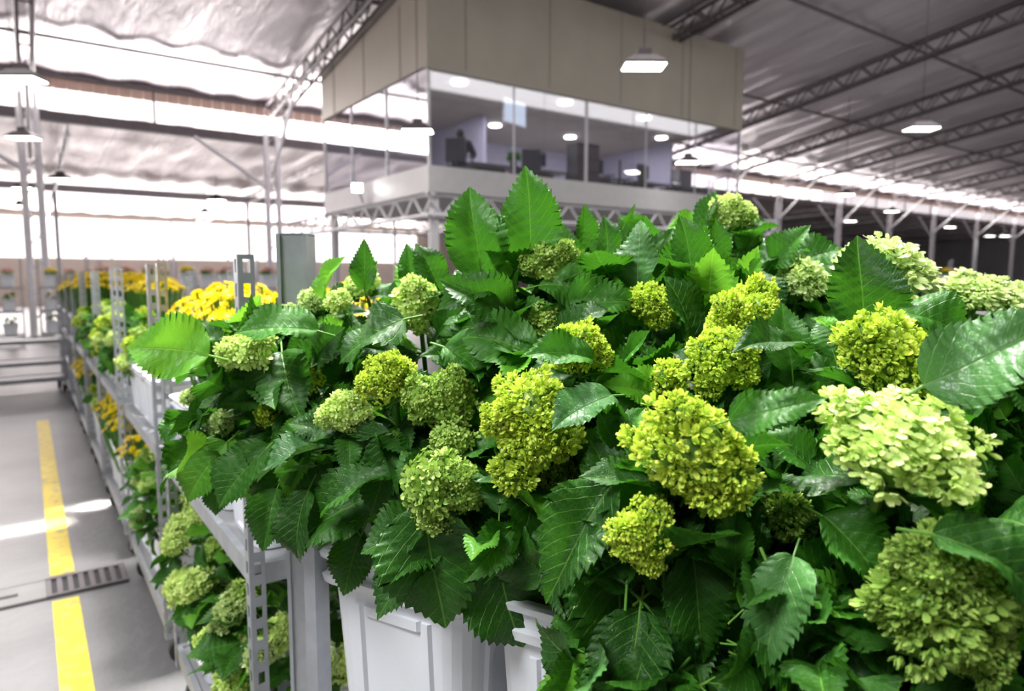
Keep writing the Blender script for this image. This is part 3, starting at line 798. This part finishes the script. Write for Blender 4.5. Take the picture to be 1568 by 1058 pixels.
for (x, y) in ((OX0+.25, OY0+.25), (OX1-.2, OY0+.25), (OX0+.2, OY1-.2), (OX1-.2, OY1-.2), (11.8, OY1-.2)): mb.tube((x, y, 0), (x, y, 3.25), .11, 14)
oadd('support_frame', mb, [M_white])

# office furniture
M_blk = simple_mat('black_plastic', (.02, .02, .025), .45)
M_desk = simple_mat('desk_laminate', (.09, .07, .06), .5)
def desk(x, y, w=1.5):
    mb = MB(); mb.box(-w/2, w/2, -.35, .35, .71, .74)
    for sx in (-1, 1):
        for sy in (-1, 1): mb.box(sx*(w/2-.05)-.025, sx*(w/2-.05)+.025, sy*.3-.025, sy*.3+.025, 0, .71, 1)
    mb.box(-w/2+.05, w/2-.05, .3, .32, .35, .71)
    add('office_desk', mb.mesh('office_desk', [M_desk, M_blk]), None, (x, y, 3.4))
def monitor(x, y, rz=0.):
    mb = MB(); mb.box(-.28, .28, -.02, .02, .14, .5); mb.box(-.03, .03, .02, .05, .02, .3); mb.box(-.12, .12, -.08, .1, 0, .02)
    mb.box(-.265, .265, -.023, -.02, .16, .485, 1)
    add('computer_monitor', mb.mesh('computer_monitor', [M_blk, simple_mat('screen_off', (.04,.05,.08), .1)]), None, (x, y, 4.14), rz)
def chair(x, y, rz=0.):
    mb = MB(); mb.box(-.24, .24, -.23, .23, .42, .49); mb.box(-.22, .22, -.27, -.22, .56, 1.05); mb.box(-.03, .03, -.27, -.2, .44, .6)
    mb.tube((0,0,.12), (0,0,.42), .03, 10)
    for i in range(5):
        a = i*math.pi*.4; mb.tube((0,0,.12), (.28*math.cos(a), .28*math.sin(a), .07), .018, 6); mb.ell((.28*math.cos(a), .28*math.sin(a), .032), (.03,.03,.03), 0, 8, 6)
    for sx in (-1, 1): mb.box(sx*.27-.02, sx*.27+.02, -.12, .15, .66, .69); mb.box(sx*.27-.012, sx*.27+.012, 0, .03, .45, .66)
    add('office_chair', mb.mesh('office_chair', [M_blk]), None, (x, y, 3.4), rz)
for x in (9.1, 10.6, 12.6, 14.3, 16.0): desk(x, 13.75, 1.4)
for (x, r) in ((12.5, .3), (14.2, .2), (15.7, -.2), (10.5, .1), (11.9,.2)): monitor(x, 13.7, r)
chair(9.75, 13.05, -.4); chair(13.2, 13.05, .3); chair(14.9, 13.0, 0); chair(12.3, 13.0, .8)
mb = MB(); mb.box(-.35, .35, -.2, .2, 0, 1.35)
for z in (.1, .4, .7, 1.0): mb.box(-.33, .33, -.215, -.2, z, z+.26, 1)
add('filing_cabinet', mb.mesh('filing_cabinet', [M_blk, M_desk]), None, (11.3, 12.9, 3.4))
mb = MB(); mb.box(-.42, .42, -.02, .02, -.28, .28); mb.box(-.40, .40, -.024, -.02, -.26, .26, 1); mb.tube((0,.03,.28), (0,.03,.35), .015)
add('hanging_screen', mb.mesh('hanging_screen', [M_white, emit_mat('lit_screen', (.75,.85,1.), 1.1)]), None, (9.45, 13.2, 5.32), .3)
# potted plant on a desk
P = empty('potted_plant', (9.7, 13.6, 4.14)); mb = MB(); mb.tube((0,0,0), (0,0,.16), .07, 14, 0, .09); add('pot', mb.mesh('pot', [M_blk]), P)
rr = random.Random(3)
for i in range(16):
    d = (unit(rr)+Vector((0,0,1.1))).normalized(); place_leaf(LEAF[i % 8], Vector((9.7,13.6,4.30)), Vector((9.7,13.6,4.30))+d*.28, d+Vector((0,0,1)), P)

# seated office worker
M_cloth = simple_mat('dark_jacket', (.02, .02, .03), .8); M_skin = simple_mat('skin', (.42, .25, .18), .5); M_hair = simple_mat('black_hair', (.012,.01,.01), .5)
def skinned(name, pts, edges, rad, mat, parent, root=0, sub=1):
    me = bpy.data.meshes.new(name); me.from_pydata(pts, edges, []); me.materials.append(mat)
    o = add(name, me, parent); o.modifiers.new('skin', 'SKIN')
    for i, r in enumerate(rad):
        me.skin_vertices[0].data[i].radius = (r, r)
        me.skin_vertices[0].data[i].use_root = (i == root)
    s = o.modifiers.new('sub', 'SUBSURF'); s.levels = sub; s.render_levels = sub
    return o
W = empty('office_worker', (7.80, 12.92, 3.42)); W.rotation_euler = (0, 0, -.9)
pts = [(0,-.05,.53),(0,-.05,.70),(0,-.02,.87),(0,0,.98),(0,.03,1.06)]; ed = [(0,1),(1,2),(2,3),(3,4)]; rd = [.19,.20,.22,.14,.06]
for s in (-1, 1):
    n = len(pts)
    pts += [(s*.20,-.01,.95),(s*.30,.08,.73),(s*.19,.32,.76)]; ed += [(3,n),(n,n+1),(n+1,n+2)]; rd += [.10,.075,.04]
    n = len(pts)
    pts += [(s*.09,0,.52),(s*.12,.38,.52),(s*.12,.42,.1),(s*.12,.55,.06)]; ed += [(0,n),(n,n+1),(n+1,n+2),(n+2,n+3)]; rd += [.095,.07,.045,.04]
skinned('body', pts, ed, rd, M_cloth, W)
for s in (-1, 1):
    pts = [(s*.19,.32,.76),(s*.185,.38,.765)]; ed = [(0,1)]; rd = [.024,.03]
    for i, (dx, ln) in enumerate(((-.03,.07),(-.01,.08),(.01,.075),(.028,.06))):
        n = len(pts); pts += [(s*.185+dx,.42,.77),(s*.185+dx*1.1,.42+ln*.6,.765),(s*.185+dx*1.1,.42+ln,.75)]; ed += [(1,n),(n,n+1),(n+1,n+2)]; rd += [.009,.008,.007]
    n = len(pts); pts += [(s*.145,.385,.765),(s*.125,.42,.76)]; ed += [(1,n),(n,n+1)]; rd += [.01,.008]
    skinned('hand', pts, ed, rd, M_skin, W)
mb = MB()
def facefn(p):
    q = p.copy()
    if p.z < 0: q.x *= 1-.25*abs(p.z); q.y *= 1-.1*abs(p.z)
    return q
mb.ell((0,.04,1.17), (.075,.095,.115), 0, 18, 14, facefn)
mb.ell((0,.137,1.155), (.013,.02,.022), 0, 8, 6)
for s in (-1, 1): mb.ell((s*.076,.035,1.16), (.01,.018,.03), 0, 8, 6); mb.ell((s*.03,.125,1.178), (.013,.008,.008), 2, 8, 6)
mb.ell((0,.13,1.115), (.024,.008,.007), 3, 8, 6); mb.tube((0,.02,1.02), (0,.03,1.1), .048, 12, 0)
mb.ell((0,.02,1.195), (.086,.098,.108), 1, 18, 12)
add('head', mb.mesh('head', [M_skin, M_hair, M_blk, simple_mat('lips', (.4,.15,.13), .5)], True), W)
chair(7.77, 12.87, -.9)

# ------------------------------------------------------------------ pendant lamps
def lamp_mesh(cable):
    mb = MB(); w, d = .28, .18
    mb.box(-w, w, -d, d, 0, .03, 0)
    n = len(mb.v); mb.v += [(-w,-d,.03),(w,-d,.03),(w,d,.03),(-w,d,.03),(-.14,-.09,.13),(.14,-.09,.13),(.14,.09,.13),(-.14,.09,.13)]
    for f in ((4,5,6,7),(0,1,5,4),(1,2,6,5),(2,3,7,6),(3,0,4,7)): mb.f.append(tuple(n+i for i in f)); mb.m.append(0)
    mb.box(-.09, .09, -.06, .06, .13, .22, 0)
    mb.box(-w+.015, w-.015, -d+.015, d-.015, -.012, 0, 1)
    mb.tube((0,0,.22), (0,0,cable), .008, 5, 2)
    return mb.mesh('pendant_lamp', [M_trussd, M_cell, M_dark])
lamps = [(6.9,6.67,4.32),(14.4,6.5,4.40),(.13,12.4,4.36),(.15,18.0,4.45),(.15,26.5,4.3),(0,33,4.3),(6.1,11.6,4.22),(13.5,11.5,4.35),(24.2,13.4,4.5),(7.4,18.8,4.4),(1.0,23.5,4.3),
 (5.8,26.5,4.3),(6.5,32,4.3),(33.,16,4.6),(36.8,20,4.6),(46.,18.8,4.6),(58.,21.,4.6),(55,19,4.4),(12,28,4.3),(34,28,4.3),(44,30,4.3),(52,26,4.3),(62,28,4.3),(24,26,4.3),(15,32,4.3),(1.5,2.2,5.2),(-3,5,5.2),(5,-2,5.2),(-3.2,-2,5.2)]
for (x, y, z) in lamps:
    zt = roofz(y)-.15 if y < YM else 5.2
    add('pendant_lamp', lamp_mesh(zt-z), None, (x, y, z), -.6)
mb = MB(); mb.box(-.12, .12, -.05, .04, -.1, .1, 0); mb.box(-.11, .11, -.06, -.05, -.09, .09, 1)
mb.tube((0,.04,0), (.1,.3,-.3), .03, 8, 2)
add('flood_light', mb.mesh('flood_light', [M_trussd, emit_mat('flood_panel', (1,.98,.93), 60), M_white]), None, (6.45, 15.3, 3.6), -.5)

# ------------------------------------------------------------------ floor markings, drain
def worn_yellow():
    m, nt, N, L = new_mat('yellow_floor_paint')
    out = N.new('ShaderNodeOutputMaterial'); p = N.new('ShaderNodeBsdfPrincipled'); p.inputs['Roughness'].default_value = .5
    tc = N.new('ShaderNodeTexCoord'); nz = N.new('ShaderNodeTexNoise'); nz.inputs['Scale'].default_value = 16; nz.inputs['Detail'].default_value = 7
    L.new(tc.outputs['Object'], nz.inputs['Vector'])
    f = math_node(N, L, 'MULTIPLY', math_node(N, L, 'SUBTRACT', nz.outputs[0], .52), 6., clamp=True)
    L.new(mixcol(N, L, f, (.78, .56, .03), (.42, .36, .13)), p.inputs['Base Color']); L.new(p.outputs[0], out.inputs[0]); return m
mb = MB(); mb.box(.02, .125, .4, 3.72, 0, .003); mb.box(.02, .125, 4.06, 8.7, 0, .003)
add('yellow_floor_line', mb.mesh('yellow_floor_line', [worn_yellow()]))
mb = MB(); mb.box(-3, .34, 3.76, 4.02, 0, .004, 0)
x = .0
while x < .32:
    mb.box(x, x+.022, 3.79, 3.99, .004, .012, 1); x += .045
mb.box(-3, 0, 3.78, 4.0, .004, .008, 2); mb.box(0, .34, 3.77, 3.79, .004, .014, 1); mb.box(0, .34, 3.99, 4.01, .004, .014, 1)
for i in range(12): mb.box(-2.9+i*.24, -2.75+i*.24, 3.87, 3.9, .008, .010, 0)
add('drain_grate', mb.mesh('drain_grate', [M_dark, M_trussd, simple_mat('gutter_concrete', (.25,.24,.24), .6)]))

# ------------------------------------------------------------------ lights
def area(name, loc, tgt, sx, sy, P, col=(1,1,1), spread=None):
    l = bpy.data.lights.new(name, 'AREA'); l.shape = 'RECTANGLE'; l.size = sx; l.size_y = sy; l.energy = P; l.color = col
    if spread: l.spread = spread
    o = bpy.data.objects.new(name, l); sc.collection.objects.link(o); o.location = loc
    o.rotation_euler = (Vector(tgt)-Vector(loc)).to_track_quat('-Z', 'Y').to_euler(); return o
area('added_overhead_light', (1.6, 2.8, 6.6), (.7, 1.0, 1.2), 1.5, 1.1, 540, (1, .98, .94), math.radians(110))  # added key light over the flowers, no skylight opening in the roof here
area('added_overhead_light', (-3.2, .5, 6.0), (.4, .9, 1.2), 2.5, 2.0, 165, (.96, .98, 1.), math.radians(110))  # added weak fill from the aisle side, not a roof opening
area('added_overhead_light', (14, 5, 8.4), (14, 6, 0), 24, 4, 1000, (1, .97, .95))  # added wide light that lifts the hall, no skylight modelled
area('added_overhead_light', (-2, 12, 7.6), (-2, 12, 0), 7, 5, 260, (1, .97, .95))  # added light over the left of the hall, no skylight modelled
area('clerestory_daylight', (30, YM-.15, 6.2), (30, 0, 5.8), 90, .6, 4400, (1, .92, .90))
area('rear_daylight', (5, YE-.1, 3.8), (5, 20, 3.4), 38, 2.2, 3800, (1, .92, .90))
area('office_light', (8.6, 14.2, 5.6), (8.6, 14.4, 3.4), 3, 1.5, 75, (.93, .93, 1.))
area('office_light', (13.3, 15.2, 5.6), (13.3, 15.4, 3.4), 5, 2, 120, (.93, .93, 1.))
area('sun_patch', (-.1, 4.95, 9.0), (-.1, 4.95, 0), .5, .14, 4, (1, .93, .85), math.radians(1.5))
area('sun_patch', (.25, 5.2, 9.0), (.25, 5.2, 0), .3, .12, 3, (1, .93, .85), math.radians(1.5))

w = bpy.data.worlds.new('daylight'); sc.world = w; w.use_nodes = True
bg = w.node_tree.nodes['Background']; bg.inputs[0].default_value = (1, .93, .92, 1); bg.inputs[1].default_value = 2.6

cam = bpy.data.cameras.new('camera'); cam.lens = 24; cam.sensor_width = 36
co = bpy.data.objects.new('camera', cam); sc.collection.objects.link(co)
co.location = cam_loc; co.rotation_euler = (math.radians(90-5.6), 0, -YAW)
cam.dof.use_dof = True; cam.dof.focus_distance = .86; cam.dof.aperture_fstop = 4.5
cam.clip_start = .02
sc.camera = co
sc.view_settings.view_transform = 'Standard'
